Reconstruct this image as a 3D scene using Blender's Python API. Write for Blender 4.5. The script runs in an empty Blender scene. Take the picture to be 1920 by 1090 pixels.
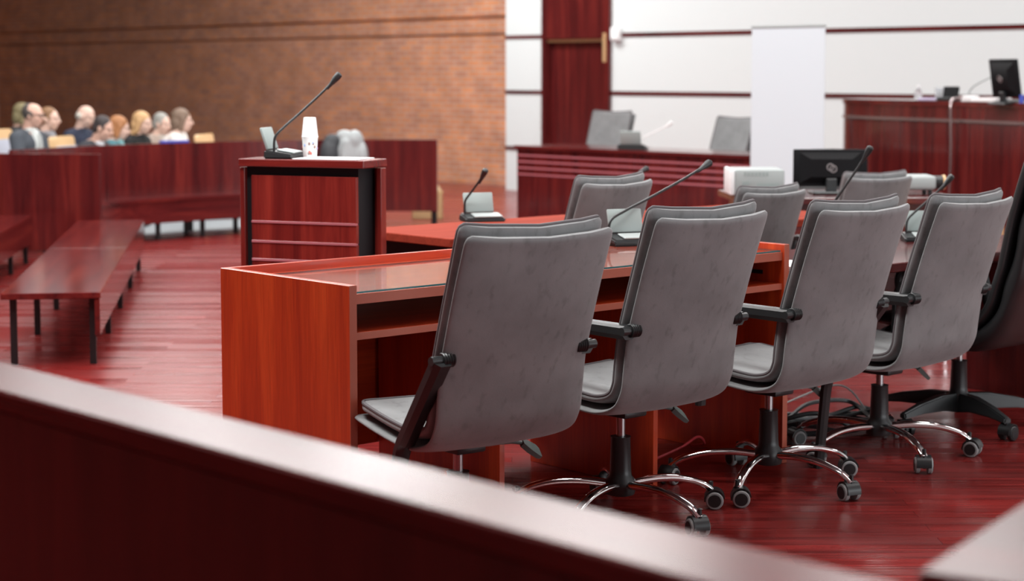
import bpy, bmesh, math, random
from mathutils import Vector, Matrix, noise
random.seed(7)
SC = bpy.context.scene
COL = SC.collection
R = math.radians
PI = math.pi

# ------------------------------------------------------------------ objects
def link(name, bm, mats, parent=None, smooth=True, angle=35):
    me = bpy.data.meshes.new(name)
    bmesh.ops.recalc_face_normals(bm, faces=bm.faces[:])
    bm.to_mesh(me); bm.free()
    if not isinstance(mats, (list, tuple)): mats = [mats]
    for m in mats: me.materials.append(m)
    if smooth:
        for p in me.polygons: p.use_smooth = True
        try: me.set_sharp_from_angle(angle=R(angle))
        except Exception: pass
    o = bpy.data.objects.new(name, me); COL.objects.link(o)
    if parent: o.parent = parent
    return o

def tag(o, label=None, cat=None, group=None, kind=None):
    if label: o['label'] = label
    if cat: o['category'] = cat
    if group: o['group'] = group
    if kind: o['kind'] = kind
    return o

def thing(name, label, cat, loc=(0, 0, 0), rz=0., group=None):
    o = bpy.data.objects.new(name, None); COL.objects.link(o)
    o.empty_display_size = .1
    o.location = loc; o.rotation_euler = (0, 0, R(rz))
    return tag(o, label, cat, group)

def struct(name, bm, m, parent=None, smooth=False):
    o = link(name, bm, m, parent, smooth)
    if not parent: o['kind'] = 'structure'
    return o

def copy_tree(o, parent=None):
    c = o.copy(); COL.objects.link(c)
    if parent: c.parent = parent
    for ch in list(o.children): copy_tree(ch, c)
    return c

# ------------------------------------------------------------------ shapes
def merge(bm, tmp, mat=None, mi=0):
    if mat is not None: tmp.transform(mat)
    for f in tmp.faces: f.material_index = mi
    me = bpy.data.meshes.new('tmp'); tmp.to_mesh(me); tmp.free()
    bm.from_mesh(me); bpy.data.meshes.remove(me)
    return bm

def box(bm, x0, x1, y0, y1, z0, z1, bev=.002, mat=None, mi=0, seg=1):
    t = bmesh.new()
    bmesh.ops.create_cube(t, size=1)
    for v in t.verts:
        v.co = Vector(((x0+x1)/2+v.co.x*(x1-x0), (y0+y1)/2+v.co.y*(y1-y0), (z0+z1)/2+v.co.z*(z1-z0)))
    if bev:
        bmesh.ops.bevel(t, geom=t.edges[:], offset=bev, segments=seg, affect='EDGES', profile=.5)
    return merge(bm, t, mat, mi)

def B(*a, **k): return box(bmesh.new(), *a, **k)

def lathe(bm, prof, n=24, mat=None, mi=0):
    t = bmesh.new(); rings = []
    for r, z in prof:
        if r < 1e-5: rings.append([t.verts.new((0, 0, z))])
        else: rings.append([t.verts.new((r*math.cos(2*PI*i/n), r*math.sin(2*PI*i/n), z)) for i in range(n)])
    for a, b in zip(rings, rings[1:]):
        for i in range(n):
            j = (i+1) % n
            if len(a) == 1 and len(b) == 1: continue
            if len(a) == 1: t.faces.new((a[0], b[j], b[i]))
            elif len(b) == 1: t.faces.new((a[i], a[j], b[0]))
            else: t.faces.new((a[i], a[j], b[j], b[i]))
    for r in (rings[0], rings[-1]):
        if len(r) > 2: t.faces.new(r)
    return merge(bm, t, mat, mi)

def catmull(pts, n=8, closed=False):
    P = [Vector(p) for p in pts]; out = []; m = len(P)
    rng = range(m if closed else m-1)
    for i in rng:
        if closed: a, b, c, d = P[(i-1) % m], P[i], P[(i+1) % m], P[(i+2) % m]
        else: a, b, c, d = P[max(i-1, 0)], P[i], P[i+1], P[min(i+2, m-1)]
        for k in range(n):
            t = k/n
            out.append(.5*((2*b)+(c-a)*t+(2*a-5*b+4*c-d)*t*t+(3*b-a-3*c+d)*t**3))
    if not closed: out.append(P[-1])
    return out

def tube(bm, pts, rad, n=10, closed=False, mat=None, mi=0, flat=None):
    """sweep a circle (or an ellipse, flat=(a,b) factors) along points; rad number or list"""
    t = bmesh.new(); P = [Vector(p) for p in pts]; m = len(P)
    rads = rad if isinstance(rad, (list, tuple)) else [rad]*m
    prev = None; rings = []
    for i, p in enumerate(P):
        if closed: d = P[(i+1) % m]-P[(i-1) % m]
        else: d = P[min(i+1, m-1)]-P[max(i-1, 0)]
        d.normalize()
        if prev is None:
            up = Vector((0, 0, 1)) if abs(d.z) < .9 else Vector((0, 1, 0))
            s = d.cross(up).normalized()
        else:
            s = prev-d*prev.dot(d)
            s.normalize()
        prev = s; u = s.cross(d).normalized()
        fa, fb = flat if flat else (1, 1)
        rings.append([t.verts.new(p+(s*math.cos(2*PI*k/n)*fa+u*math.sin(2*PI*k/n)*fb)*rads[i]) for k in range(n)])
    pairs = list(zip(rings, rings[1:]))
    if closed: pairs.append((rings[-1], rings[0]))
    for a, b in pairs:
        for k in range(n):
            j = (k+1) % n
            t.faces.new((a[k], a[j], b[j], b[k]))
    if not closed:
        t.faces.new(rings[0]); t.faces.new(rings[-1])
    return merge(bm, t, mat, mi)

def sweep_sheet(bm, prof, width, thick, wrap, nx=14, off=0., mi=0, e=.28, want_rings=False):
    """upholstered sheet: prof = (y,z) centre line, width(s), thick(s), wrap(s)=edge push along the normal."""
    t = bmesh.new(); m = len(prof); L = [0]
    for a, b in zip(prof, prof[1:]): L.append(L[-1]+math.hypot(b[0]-a[0], b[1]-a[1]))
    rings = []
    for i, (y, z) in enumerate(prof):
        a = prof[max(i-1, 0)]; b = prof[min(i+1, m-1)]
        dy, dz = b[0]-a[0], b[1]-a[1]; q = math.hypot(dy, dz); ny, nz = dz/q, -dy/q
        s = L[i]/L[-1]; w = width(s)/2; th = thick(s)/2; wr = wrap(s)
        ring = []
        N = 2*nx
        for k in range(N):
            ang = 2*PI*k/N
            cx, cn = math.cos(ang), math.sin(ang)
            x = math.copysign(abs(cx)**e, cx)*w
            n_ = math.copysign(abs(cn)**.75, cn)*th+off+wr*(x/w)**2
            ring.append(t.verts.new((x, y+ny*n_, z+nz*n_)))
        rings.append(ring)
    for a, b in zip(rings, rings[1:]):
        for k in range(len(a)):
            j = (k+1) % len(a)
            t.faces.new((a[k], a[j], b[j], b[k]))
    t.faces.new(rings[0]); t.faces.new(rings[-1])
    if want_rings: ring_pts = [[v.co.copy() for v in r] for r in rings]
    merge(bm, t, None, mi)
    return (bm, ring_pts) if want_rings else bm

def prism(bm, poly, z0, z1, bev=0, mat=None, mi=0):
    t = bmesh.new()
    vs = [t.verts.new((x, y, z0)) for x, y in poly]
    f = t.faces.new(vs)
    r = bmesh.ops.extrude_face_region(t, geom=[f])
    for v in r['geom']:
        if isinstance(v, bmesh.types.BMVert): v.co.z = z1
    if bev: bmesh.ops.bevel(t, geom=t.edges[:], offset=bev, segments=1, affect='EDGES')
    return merge(bm, t, mat, mi)

def ribbon(bm, line, off0, off1, z0, z1, bev=0):
    """solid strip that follows a plan line between two sideways offsets"""
    n = len(line); A = []; Bq = []
    for i, p in enumerate(line):
        a = line[max(i-1, 0)]; b = line[min(i+1, n-1)]
        d = Vector((b[0]-a[0], b[1]-a[1])).normalized(); nn = Vector((-d.y, d.x))
        A.append((p[0]+nn.x*off0, p[1]+nn.y*off0)); Bq.append((p[0]+nn.x*off1, p[1]+nn.y*off1))
    t = bmesh.new(); rows = []
    for a, b in zip(A, Bq):
        rows.append([t.verts.new((a[0], a[1], z0)), t.verts.new((b[0], b[1], z0)), t.verts.new((b[0], b[1], z1)), t.verts.new((a[0], a[1], z1))])
    for r0, r1 in zip(rows, rows[1:]):
        for k in range(4):
            j = (k+1) % 4
            t.faces.new((r0[k], r0[j], r1[j], r1[k]))
    t.faces.new(rows[0]); t.faces.new(rows[-1])
    return merge(bm, t)

def ball(bm, c, r, n=14, mat=None, mi=0):
    t = bmesh.new(); bmesh.ops.create_uvsphere(t, u_segments=n, v_segments=max(6, n*2//3), radius=1)
    rx, ry, rz = r if isinstance(r, (tuple, list)) else (r, r, r)
    M = Matrix.Translation(c) @ (mat or Matrix.Identity(4)) @ Matrix.Diagonal((rx, ry, rz, 1))
    return merge(bm, t, M, mi)

def capsule(bm, a, b, ra, rb, n=12):
    a = Vector(a); b = Vector(b); d = b-a
    ball(bm, a, ra, n); ball(bm, b, rb, n)
    if d.length > 1e-4:
        t = bmesh.new()
        bmesh.ops.create_cone(t, cap_ends=True, segments=n, radius1=ra, radius2=rb, depth=d.length)
        M = Matrix.Translation((a+b)/2) @ d.to_track_quat('Z', 'Y').to_matrix().to_4x4()
        merge(bm, t, M)
    return bm

def remeshed(name, bm, m, parent, voxel=.01, smooth=6):
    o = link(name, bm, m, parent)
    md = o.modifiers.new('r', 'REMESH'); md.mode = 'VOXEL'; md.voxel_size = voxel
    s = o.modifiers.new('s', 'SMOOTH'); s.iterations = smooth; s.factor = .5
    bpy.context.view_layer.update()
    dg = bpy.context.evaluated_depsgraph_get()
    me = bpy.data.meshes.new_from_object(o.evaluated_get(dg))
    old = o.data; o.modifiers.clear(); o.data = me; bpy.data.meshes.remove(old)
    me.name = name
    for p in me.polygons: p.use_smooth = True
    return o

# ------------------------------------------------------------------ materials
def mat(name, color=(.5, .5, .5), rough=.5, metal=0., coat=0., spec=.5, **k):
    m = bpy.data.materials.new(name); m.use_nodes = True
    b = m.node_tree.nodes['Principled BSDF']
    b.inputs['Base Color'].default_value = (*color, 1)
    b.inputs['Roughness'].default_value = rough
    b.inputs['Metallic'].default_value = metal
    b.inputs['Coat Weight'].default_value = coat
    b.inputs['Coat Roughness'].default_value = k.get('coat_rough', .1)
    b.inputs['Specular IOR Level'].default_value = spec
    if 'sheen' in k:
        b.inputs['Sheen Weight'].default_value = k['sheen']; b.inputs['Sheen Roughness'].default_value = .5
    return m

def nodes(m):
    nt = m.node_tree
    return nt, nt.nodes['Principled BSDF'], nt.nodes.new, nt.links.new

def mapping(nt, scale, rot=(0, 0, 0)):
    tc = nt.nodes.new('ShaderNodeTexCoord'); mp = nt.nodes.new('ShaderNodeMapping')
    mp.inputs['Scale'].default_value = scale; mp.inputs['Rotation'].default_value = rot
    nt.links.new(tc.outputs['Object'], mp.inputs['Vector'])
    return mp

def ramp(nt, stops):
    r = nt.nodes.new('ShaderNodeValToRGB')
    while len(r.color_ramp.elements) < len(stops): r.color_ramp.elements.new(.5)
    for e, (p, c) in zip(r.color_ramp.elements, stops):
        e.position = p; e.color = (*c, 1)
    return r

def wood(name, dark, mid, light, axis='z', rough=.32, coat=.35, scale=1., bump=.02, spec=.5):
    m = mat(name, mid, rough, coat=coat, spec=spec); nt, b, N, Lk = nodes(m)
    hi, lo = 9*scale, .55*scale
    sc = {'z': (hi, hi, lo), 'x': (lo, hi, hi), 'y': (hi, lo, hi)}[axis]
    mp = mapping(nt, sc)
    n1 = N('ShaderNodeTexNoise'); n1.inputs['Scale'].default_value = 1.2; n1.inputs['Detail'].default_value = 6
    n1.inputs['Roughness'].default_value = .6; n1.inputs['Distortion'].default_value = .8
    Lk(mp.outputs[0], n1.inputs['Vector'])
    r = ramp(nt, [(.3, dark), (.52, mid), (.72, light)])
    Lk(n1.outputs['Fac'], r.inputs['Fac'])
    mp2 = mapping(nt, tuple(v*9 for v in sc))
    n2 = N('ShaderNodeTexNoise'); n2.inputs['Scale'].default_value = 1.5; n2.inputs['Detail'].default_value = 3
    Lk(mp2.outputs[0], n2.inputs['Vector'])
    mx = N('ShaderNodeMix'); mx.data_type = 'RGBA'; mx.blend_type = 'MULTIPLY'
    mx.inputs['Factor'].default_value = .35
    r2 = ramp(nt, [(.35, (.55, .5, .5)), (.65, (1, 1, 1))]); Lk(n2.outputs['Fac'], r2.inputs['Fac'])
    Lk(r.outputs[0], mx.inputs['A']); Lk(r2.outputs[0], mx.inputs['B'])
    Lk(mx.outputs['Result'], b.inputs['Base Color'])
    return m

M = {}
# dark red mahogany, grain along each axis
for ax in 'xyz':
    M['mah_'+ax] = wood('mahogany_'+ax, (.05, .006, .007), (.10, .011, .011), (.165, .02, .016), ax, rough=.2, coat=.5)
    M['cherry_'+ax] = wood('cherry_'+ax, (.36, .03, .009), (.5, .05, .011), (.62, .075, .016), ax, rough=.3, coat=.25)
for ax in 'xz': M['lect_'+ax] = wood('lectern_wood_'+ax, (.10, .009, .009), (.19, .018, .014), (.29, .033, .022), ax, rough=.25, coat=.3)
M['rail_panel_shaded'] = wood('rail_panel_shaded', (.035, .006, .007), (.07, .01, .011), (.11, .016, .015), 'z', rough=.3, coat=.2)  # the rail's mahogany, colour darkened to stand for its unlit face
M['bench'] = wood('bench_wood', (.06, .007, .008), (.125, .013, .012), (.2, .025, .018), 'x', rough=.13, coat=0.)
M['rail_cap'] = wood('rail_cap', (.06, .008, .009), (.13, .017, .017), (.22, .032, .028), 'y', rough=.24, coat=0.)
M['rail_cap'].node_tree.nodes['Principled BSDF'].inputs['Coat Roughness'].default_value = .28
M['cherry_edge'] = mat('cherry_edge', (.42, .1, .06), .4)
M['bright_table'] = wood('orange_table', (.22, .03, .016), (.28, .04, .021), (.34, .053, .028), 'x', rough=.85, coat=.0, spec=.1)
M['lip'] = mat('groove_lip', (.42, .13, .15), .25, coat=.5)
M['strip'] = mat('metal_strip', (.5, .42, .42), .25, .9)
M['dark_inset'] = mat('black_inset', (.01, .01, .012), .6, spec=.25)
M['black_metal'] = mat('black_metal', (.008, .008, .009), .4)
M['plastic'] = mat('black_plastic', (.016, .018, .019), .38)
M['chrome'] = mat('chrome', (.86, .86, .86), .07, 1.)
M['steel'] = mat('steel', (.4, .4, .41), .3, 1.)
M['tyre'] = mat('grey_tread', (.30, .31, .31), .55)
M['grey_plastic'] = mat('grey_plastic', (.30, .36, .35), .35)
M['pale_grey'] = mat('pale_grey_plastic', (.35, .39, .385), .4)
M['white_plastic'] = mat('white_plastic', (.82, .83, .83), .4)
M['paper'] = mat('white_paper', (.86, .86, .86), .6)
M['paint'] = mat('white_wall_paint', (.655, .70, .70), .6)
M['brass'] = mat('brass', (.62, .40, .2), .4, .35)
M['banner_cloth'] = mat('banner_cloth', (.585, .65, .69), .6)
M['tan'] = mat('light_wood', (.72, .47, .24), .4)
M['card'] = mat('cardboard', (.55, .38, .19), .7)
M['card_light'] = mat('pale_cardboard', (.75, .6, .38), .7)
M['leather'] = mat('black_leather', (.012, .012, .013), .42)
M['lever'] = mat('lever_grey', (.10, .125, .118), .35)
M['screen'] = mat('monitor_black', (.008, .008, .009), .6, spec=.12)
M['emblem'] = mat('grey_emblem', (.3, .27, .27), .3, .6)
M['pink_cable'] = mat('red_cable', (.5, .05, .06), .4)
M['clear'] = mat('clear_plastic', (.9, .93, .95), .1)
M['clear'].node_tree.nodes['Principled BSDF'].inputs['Transmission Weight'].default_value = .8
M['blue'] = mat('blue_plastic', (.05, .08, .45), .4)
M['lilac'] = mat('lilac_paper', (.55, .5, .68), .6)
M['tile'] = mat('pale_floor_tile', (.33, .36, .38), .5)
M['ceil'] = mat('ceiling_white', (.75, .75, .74), .8)

# suede chair cloth
def suede():
    m = mat('grey_suede', (.2, .19, .19), .72, spec=.25, sheen=.25); nt, b, N, Lk = nodes(m)
    mp = mapping(nt, (1, 1, 1))
    n1 = N('ShaderNodeTexNoise'); n1.inputs['Scale'].default_value = 7; n1.inputs['Detail'].default_value = 4
    Lk(mp.outputs[0], n1.inputs['Vector'])
    r1 = ramp(nt, [(.3, (.168, .172, .174)), (.5, (.2, .205, .208)), (.72, (.232, .238, .24))])
    Lk(n1.outputs['Fac'], r1.inputs['Fac'])
    mp2 = mapping(nt, (1, 1, .55))
    n2 = N('ShaderNodeTexNoise'); n2.inputs['Scale'].default_value = 38; n2.inputs['Detail'].default_value = 3
    Lk(mp2.outputs[0], n2.inputs['Vector'])
    r2 = ramp(nt, [(.25, (.5, .5, .5)), (.43, (1, 1, 1)), (1, (1.08, 1.08, 1.08))]); Lk(n2.outputs['Fac'], r2.inputs['Fac'])
    mx = N('ShaderNodeMix'); mx.data_type = 'RGBA'; mx.blend_type = 'MULTIPLY'; mx.inputs['Factor'].default_value = .5
    Lk(r1.outputs[0], mx.inputs['A']); Lk(r2.outputs[0], mx.inputs['B']); Lk(mx.outputs['Result'], b.inputs['Base Color'])
    n3 = N('ShaderNodeTexNoise'); n3.inputs['Scale'].default_value = 260; Lk(mp.outputs[0], n3.inputs['Vector'])
    bp = N('ShaderNodeBump'); bp.inputs['Strength'].default_value = .12; bp.inputs['Distance'].default_value = .002
    Lk(n3.outputs['Fac'], bp.inputs['Height']); Lk(bp.outputs[0], b.inputs['Normal'])
    return m
M['suede'] = suede()
M['suede_dark'] = mat('grey_suede_side', (.13, .118, .122), .75, spec=.2, sheen=.2)
M['piping'] = mat('dark_grey_piping', (.1, .09, .095), .7)

def floor_mat():
    m = mat('red_plank_floor', (.2, .02, .02), .2, coat=0., spec=.45); nt, b, N, Lk = nodes(m)
    mp = mapping(nt, (1, 1, 1), (0, 0, R(FLOOR_ROT)))
    br = N('ShaderNodeTexBrick'); br.inputs['Scale'].default_value = 1
    br.inputs['Brick Width'].default_value = 1.3; br.inputs['Row Height'].default_value = .085
    br.inputs['Mortar Size'].default_value = .0012; br.inputs['Bias'].default_value = -.1
    br.inputs['Color1'].default_value = (.24, .022, .02, 1); br.inputs['Color2'].default_value = (.16, .013, .012, 1)
    br.inputs['Mortar'].default_value = (.08, .006, .006, 1)
    Lk(mp.outputs[0], br.inputs['Vector'])
    mp2 = mapping(nt, (1, 1, 1), (0, 0, R(FLOOR_ROT)))
    mp3 = N('ShaderNodeMapping'); mp3.inputs['Scale'].default_value = (1.2, 22, 1)
    Lk(mp2.outputs[0], mp3.inputs['Vector'])
    n = N('ShaderNodeTexNoise'); n.inputs['Scale'].default_value = 1.5; n.inputs['Detail'].default_value = 5
    Lk(mp3.outputs[0], n.inputs['Vector'])
    r = ramp(nt, [(.3, (.45, .4, .4)), (.7, (1.3, 1.3, 1.3))]); Lk(n.outputs['Fac'], r.inputs['Fac'])
    mx = N('ShaderNodeMix'); mx.data_type = 'RGBA'; mx.blend_type = 'MULTIPLY'; mx.inputs['Factor'].default_value = .8
    Lk(br.outputs['Color'], mx.inputs['A']); Lk(r.outputs[0], mx.inputs['B']); Lk(mx.outputs['Result'], b.inputs['Base Color'])
    rr = N('ShaderNodeMapRange'); rr.inputs['To Min'].default_value = .10; rr.inputs['To Max'].default_value = .40
    b2 = N('ShaderNodeTexBrick'); b2.inputs['Scale'].default_value = 1; b2.offset = .37
    b2.inputs['Brick Width'].default_value = 1.3; b2.inputs['Row Height'].default_value = .085; b2.inputs['Mortar Size'].default_value = 0
    b2.inputs['Color1'].default_value = (0, 0, 0, 1); b2.inputs['Color2'].default_value = (1, 1, 1, 1)
    Lk(mp.outputs[0], b2.inputs['Vector'])
    av = N('ShaderNodeMix'); av.data_type = 'RGBA'; av.inputs['Factor'].default_value = .35
    Lk(b2.outputs['Color'], av.inputs['A']); Lk(n.outputs['Fac'], av.inputs['B'])
    Lk(av.outputs['Result'], rr.inputs['Value']); Lk(rr.outputs[0], b.inputs['Roughness'])
    bp = N('ShaderNodeBump'); bp.inputs['Strength'].default_value = .35; bp.inputs['Distance'].default_value = .006
    ad = N('ShaderNodeMath'); ad.operation = 'MULTIPLY_ADD'; ad.inputs[1].default_value = -.25
    Lk(br.outputs['Fac'], ad.inputs[0]); Lk(n.outputs['Fac'], ad.inputs[2])
    Lk(ad.outputs[0], bp.inputs['Height']); Lk(bp.outputs[0], b.inputs['Normal']); Lk(bp.outputs[0], b.inputs['Coat Normal'])
    return m
FLOOR_ROT = 41.9
M['floor'] = floor_mat()

def brick_mat():
    m = mat('brick', (.4, .15, .08), .8, spec=.2); nt, b, N, Lk = nodes(m)
    tc = N('ShaderNodeTexCoord'); sp = N('ShaderNodeSeparateXYZ'); cb = N('ShaderNodeCombineXYZ')
    ad = N('ShaderNodeMath'); ad.operation = 'ADD'
    Lk(tc.outputs['Object'], sp.inputs[0]); Lk(sp.outputs['X'], ad.inputs[0]); Lk(sp.outputs['Y'], ad.inputs[1])
    Lk(ad.outputs[0], cb.inputs['X']); Lk(sp.outputs['Z'], cb.inputs['Y'])
    br = N('ShaderNodeTexBrick'); br.inputs['Scale'].default_value = 1
    br.inputs['Brick Width'].default_value = .25; br.inputs['Row Height'].default_value = .068
    br.inputs['Mortar Size'].default_value = .009; br.inputs['Mortar Smooth'].default_value = .3
    br.inputs['Color1'].default_value = (.70, .29, .13, 1); br.inputs['Color2'].default_value = (.52, .235, .145, 1)
    br.inputs['Mortar'].default_value = (.52, .39, .32, 1)
    Lk(cb.outputs[0], br.inputs['Vector'])
    n = N('ShaderNodeTexNoise'); n.inputs['Scale'].default_value = 3; n.inputs['Detail'].default_value = 3
    Lk(cb.outputs[0], n.inputs['Vector'])
    r = ramp(nt, [(.3, (.8, .8, .8)), (.7, (1.12, 1.12, 1.12))]); Lk(n.outputs['Fac'], r.inputs['Fac'])
    mx = N('ShaderNodeMix'); mx.data_type = 'RGBA'; mx.blend_type = 'MULTIPLY'; mx.inputs['Factor'].default_value = 1
    Lk(br.outputs['Color'], mx.inputs['A']); Lk(r.outputs[0], mx.inputs['B']); Lk(mx.outputs['Result'], b.inputs['Base Color'])
    bp = N('ShaderNodeBump'); bp.inputs['Strength'].default_value = .5; bp.inputs['Distance'].default_value = .006
    bp.invert = True
    Lk(br.outputs['Fac'], bp.inputs['Height']); Lk(bp.outputs[0], b.inputs['Normal'])
    return m
M['brick'] = brick_mat()

def glass_top():
    m = bpy.data.materials.new('desk_glass'); m.use_nodes = True; nt = m.node_tree
    for n in list(nt.nodes): nt.nodes.remove(n)
    out = nt.nodes.new('ShaderNodeOutputMaterial'); mix = nt.nodes.new('ShaderNodeMixShader')
    tr = nt.nodes.new('ShaderNodeBsdfTransparent'); tr.inputs[0].default_value = (.93, .97, .96, 1)
    gl = nt.nodes.new('ShaderNodeBsdfGlossy'); gl.inputs['Roughness'].default_value = .03
    fr = nt.nodes.new('ShaderNodeFresnel'); fr.inputs['IOR'].default_value = 1.5
    ge = nt.nodes.new('ShaderNodeNewGeometry'); iv = nt.nodes.new('ShaderNodeMath'); iv.operation = 'SUBTRACT'; iv.inputs[0].default_value = 1
    mu = nt.nodes.new('ShaderNodeMath'); mu.operation = 'MULTIPLY'
    nt.links.new(ge.outputs['Backfacing'], iv.inputs[1]); nt.links.new(fr.outputs[0], mu.inputs[0]); nt.links.new(iv.outputs[0], mu.inputs[1])
    nt.links.new(mu.outputs[0], mix.inputs[0]); nt.links.new(tr.outputs[0], mix.inputs[1]); nt.links.new(gl.outputs[0], mix.inputs[2])
    nt.links.new(mix.outputs[0], out.inputs[0])
    return m
M['glass'] = glass_top()
M['glass_edge'] = mat('glass_edge_teal', (.03, .14, .15), .15)

# ------------------------------------------------------------------ the setting
bm = B(-4, 16.5, -8, 32, -.1, 0, bev=0); struct('floor', bm, M['floor'])
panel_line = [tuple(v) for v in catmull([(6.95, 13.72, 0), (7.72, 14.03, 0), (8.58, 14.15, 0), (9.56, 14.10, 0), (10.33, 13.79, 0), (10.95, 13.23, 0)], 6)]
gal = [(p[0], p[1]+.02) for p in panel_line]
bm = prism(bmesh.new(), [(2.5, 16.4), (5.6, 13.95), (6.4, 13.45)]+[p for p in gal if p[0] < 10.2]+[(10.4, 14.6), (11.5, 16.5), (12.5, 22), (12.5, 30.9), (2.5, 30.9)], 0, .012); struct('floor_gallery', bm, M['tile'])

# brick wall, with two sunken courses
bm = bmesh.new()
for z0, z1, d in ((-.05, 1.875, 0), (1.875, 1.905, .05), (1.905, 2.085, 0), (2.085, 2.12, .05), (2.12, 4.6, 0)):
    box(bm, 15.5+d, 15.8, 16.0, 31.2, z0, z1, bev=0)
struct('wall_back', bm, M['brick'])
bm = B(-4, 15.8, 31, 31.2, -.05, 4.6, bev=0); struct('wall_left', bm, M['brick'])
DY0, DY1 = 15.03, 16.16          # door surround
bm = bmesh.new()
box(bm, 15.0, 15.49, -4, DY0, -.05, 4.6, bev=0)
box(bm, 15.0, 15.49, DY1, 16.83, -.05, 4.6, bev=0)
box(bm, 15.25, 15.49, DY0, DY1, -.05, 4.6, bev=0)
struct('wall_front', bm, M['paint'])
bm = B(-4.2, -4, -7, 31, -.05, 4.6, bev=0); struct('wall_rear', bm, M['mah_z'])  # unseen wall, added and kept dark to hold light off the rail face
bm = bmesh.new()
box(bm, -4, 15.3, -7.2, -7, -.05, .9, bev=0); box(bm, -4, 15.3, -7.2, -7, 3.9, 4.6, bev=0)
for x in (-4, .2, 4.9, 9.6, 14.3): box(bm, x, x+.7, -7.2, -7, .9, 3.9, bev=0)
struct('wall_right', bm, M['paint'])
for k, x in enumerate((-3.3, .9, 5.6, 10.3)):  # unseen windows, made up as openings for the side fill
    bm = bmesh.new(); w_ = (3.5, 4.0, 4.0, 4.0)[k]
    for a in (0, w_/2-.03, w_-.06): box(bm, x+a, x+a+.06, -7.14, -7.06, .9, 3.9, bev=0)
    for a in (.9, 2.4, 3.84): box(bm, x, x+w_, -7.14, -7.06, a, a+.06, bev=0)
    struct('unseen_window_%d' % (k+1), bm, M['white_plastic'])
M['lit_pane'] = mat('lit_window_pane', (.8, .8, .8), .3)
M['lit_pane'].node_tree.nodes['Principled BSDF'].inputs['Emission Color'].default_value = (.95, .97, 1, 1)
M['lit_pane'].node_tree.nodes['Principled BSDF'].inputs['Emission Strength'].default_value = .8
for k in range(5):
    y = 19.2+2.3*k; bm = bmesh.new()
    for a in (0, .92, 1.84): box(bm, 15.42, 15.5, y+a, y+a+.06, 3.2, 4.4, bev=0)
    for a in (3.2, 4.34): box(bm, 15.42, 15.5, y, y+1.9, a, a+.06, bev=0)
    wn = struct('unseen_window_%d' % (k+5), bm, M['white_plastic'])
    link('pane', B(15.47, 15.49, y+.05, y+1.85, 3.24, 4.36, bev=0), M['lit_pane'], wn)
bm = B(-4, 16.5, -8, 32, 4.6, 4.7, bev=0); struct('ceiling', bm, M['ceil'])
# red trim lines across the white wall
n = 1
for z in (.512, 1.183, 1.836):
    bm = B(14.985, 15.03, DY1, 16.83, z-.02, z+.02); struct('trim_%d' % n, bm, M['mah_y']); n += 1
for z, y1 in ((1.183, DY0), (1.836, DY0-.12)):
    bm = B(14.985, 15.03, -4, y1, z-.022, z+.022); struct('trim_%d' % n, bm, M['mah_y']); n += 1
# door set in its panelled recess
bm = bmesh.new()
box(bm, 14.96, 15.26, DY0, DY0+.055, 0, 1.80)
box(bm, 14.96, 15.26, DY1-.055, DY1, 0, 1.80)
box(bm, 14.96, 15.26, DY0, DY1, 1.80, 4.6)
dr = struct('door_1', bm, M['mah_z'])
bm = B(15.06, 15.10, DY0+.06, DY1-.06, .01, 1.775); link('door_leaf', bm, M['mah_z'], dr)
bm = bmesh.new()
box(bm, 15.0, 15.06, DY0+.10, DY1-.06, 1.765, 1.80, .004)
box(bm, 14.95, 15.0, DY0+.05, DY0+.10, 1.53, 1.86, .004)
cl = link('door_closer', bm, M['brass'], dr); cl['label'] = 'brass door closer rail and drop arm'
bm = bmesh.new(); box(bm, 14.93, 15.0, 14.86, 14.99, 1.77, 1.92, .012, seg=2); ball(bm, (14.925, 14.925, 1.80), .03)
tag(link('wall_sensor', bm, M['white_plastic']), 'small white sensor box on the white wall right of the door', 'sensor')

# ------------------------------------------------------------------ lamps of the room (ceiling luminaires), plus an added side fill
def lamp(x, y, e, sx=.9, sy=2.2):
    l = bpy.data.lights.new('ceiling_light', 'AREA'); l.shape = 'RECTANGLE'; l.size = sx; l.size_y = sy
    l.energy = e; l.color = (.985, 1, .985)
    o = bpy.data.objects.new('ceiling_light', l); COL.objects.link(o); o.location = (x, y, 4.5)
LE = 132.
for x, y, k in ((2.3, 4.5, 1.5), (2.3, 7.5, 1.4), (2.3, 10.5, 1.0),
                (5.2, 2.0, .3), (5.2, 5.5, .7), (5.2, 9.0, 1), (5.2, 12.5, .75), (5.2, 16.0, .55),
                (8.6, 2.0, .5), (8.6, 5.5, .8), (8.6, 9.0, 1), (8.6, 12.5, 1), (8.6, 16.0, .6),
                (12.6, 2.0, .55), (12.6, 5.5, .6), (12.6, 9.0, .6), (12.6, 12.5, .65), (12.6, 16.0, 1.7), (12.0, 19.5, .85)):
    lamp(x, y, LE*k)
l = bpy.data.lights.new('side_fill', 'AREA'); l.shape = 'RECTANGLE'; l.size = 13.5; l.size_y = 3; l.energy = 850; l.color = (.93, .97, 1)
o = bpy.data.objects.new('side_fill', l); COL.objects.link(o); o.location = (8.1, -7.6, 2.4); o.rotation_euler = (R(90), 0, 0)  # area lamp added outside the right wall to fill the chair backs
w = bpy.data.worlds.new('World'); SC.world = w; w.use_nodes = True
w.node_tree.nodes['Background'].inputs[0].default_value = (.95, .97, 1, 1)
w.node_tree.nodes['Background'].inputs[1].default_value = .05

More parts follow.
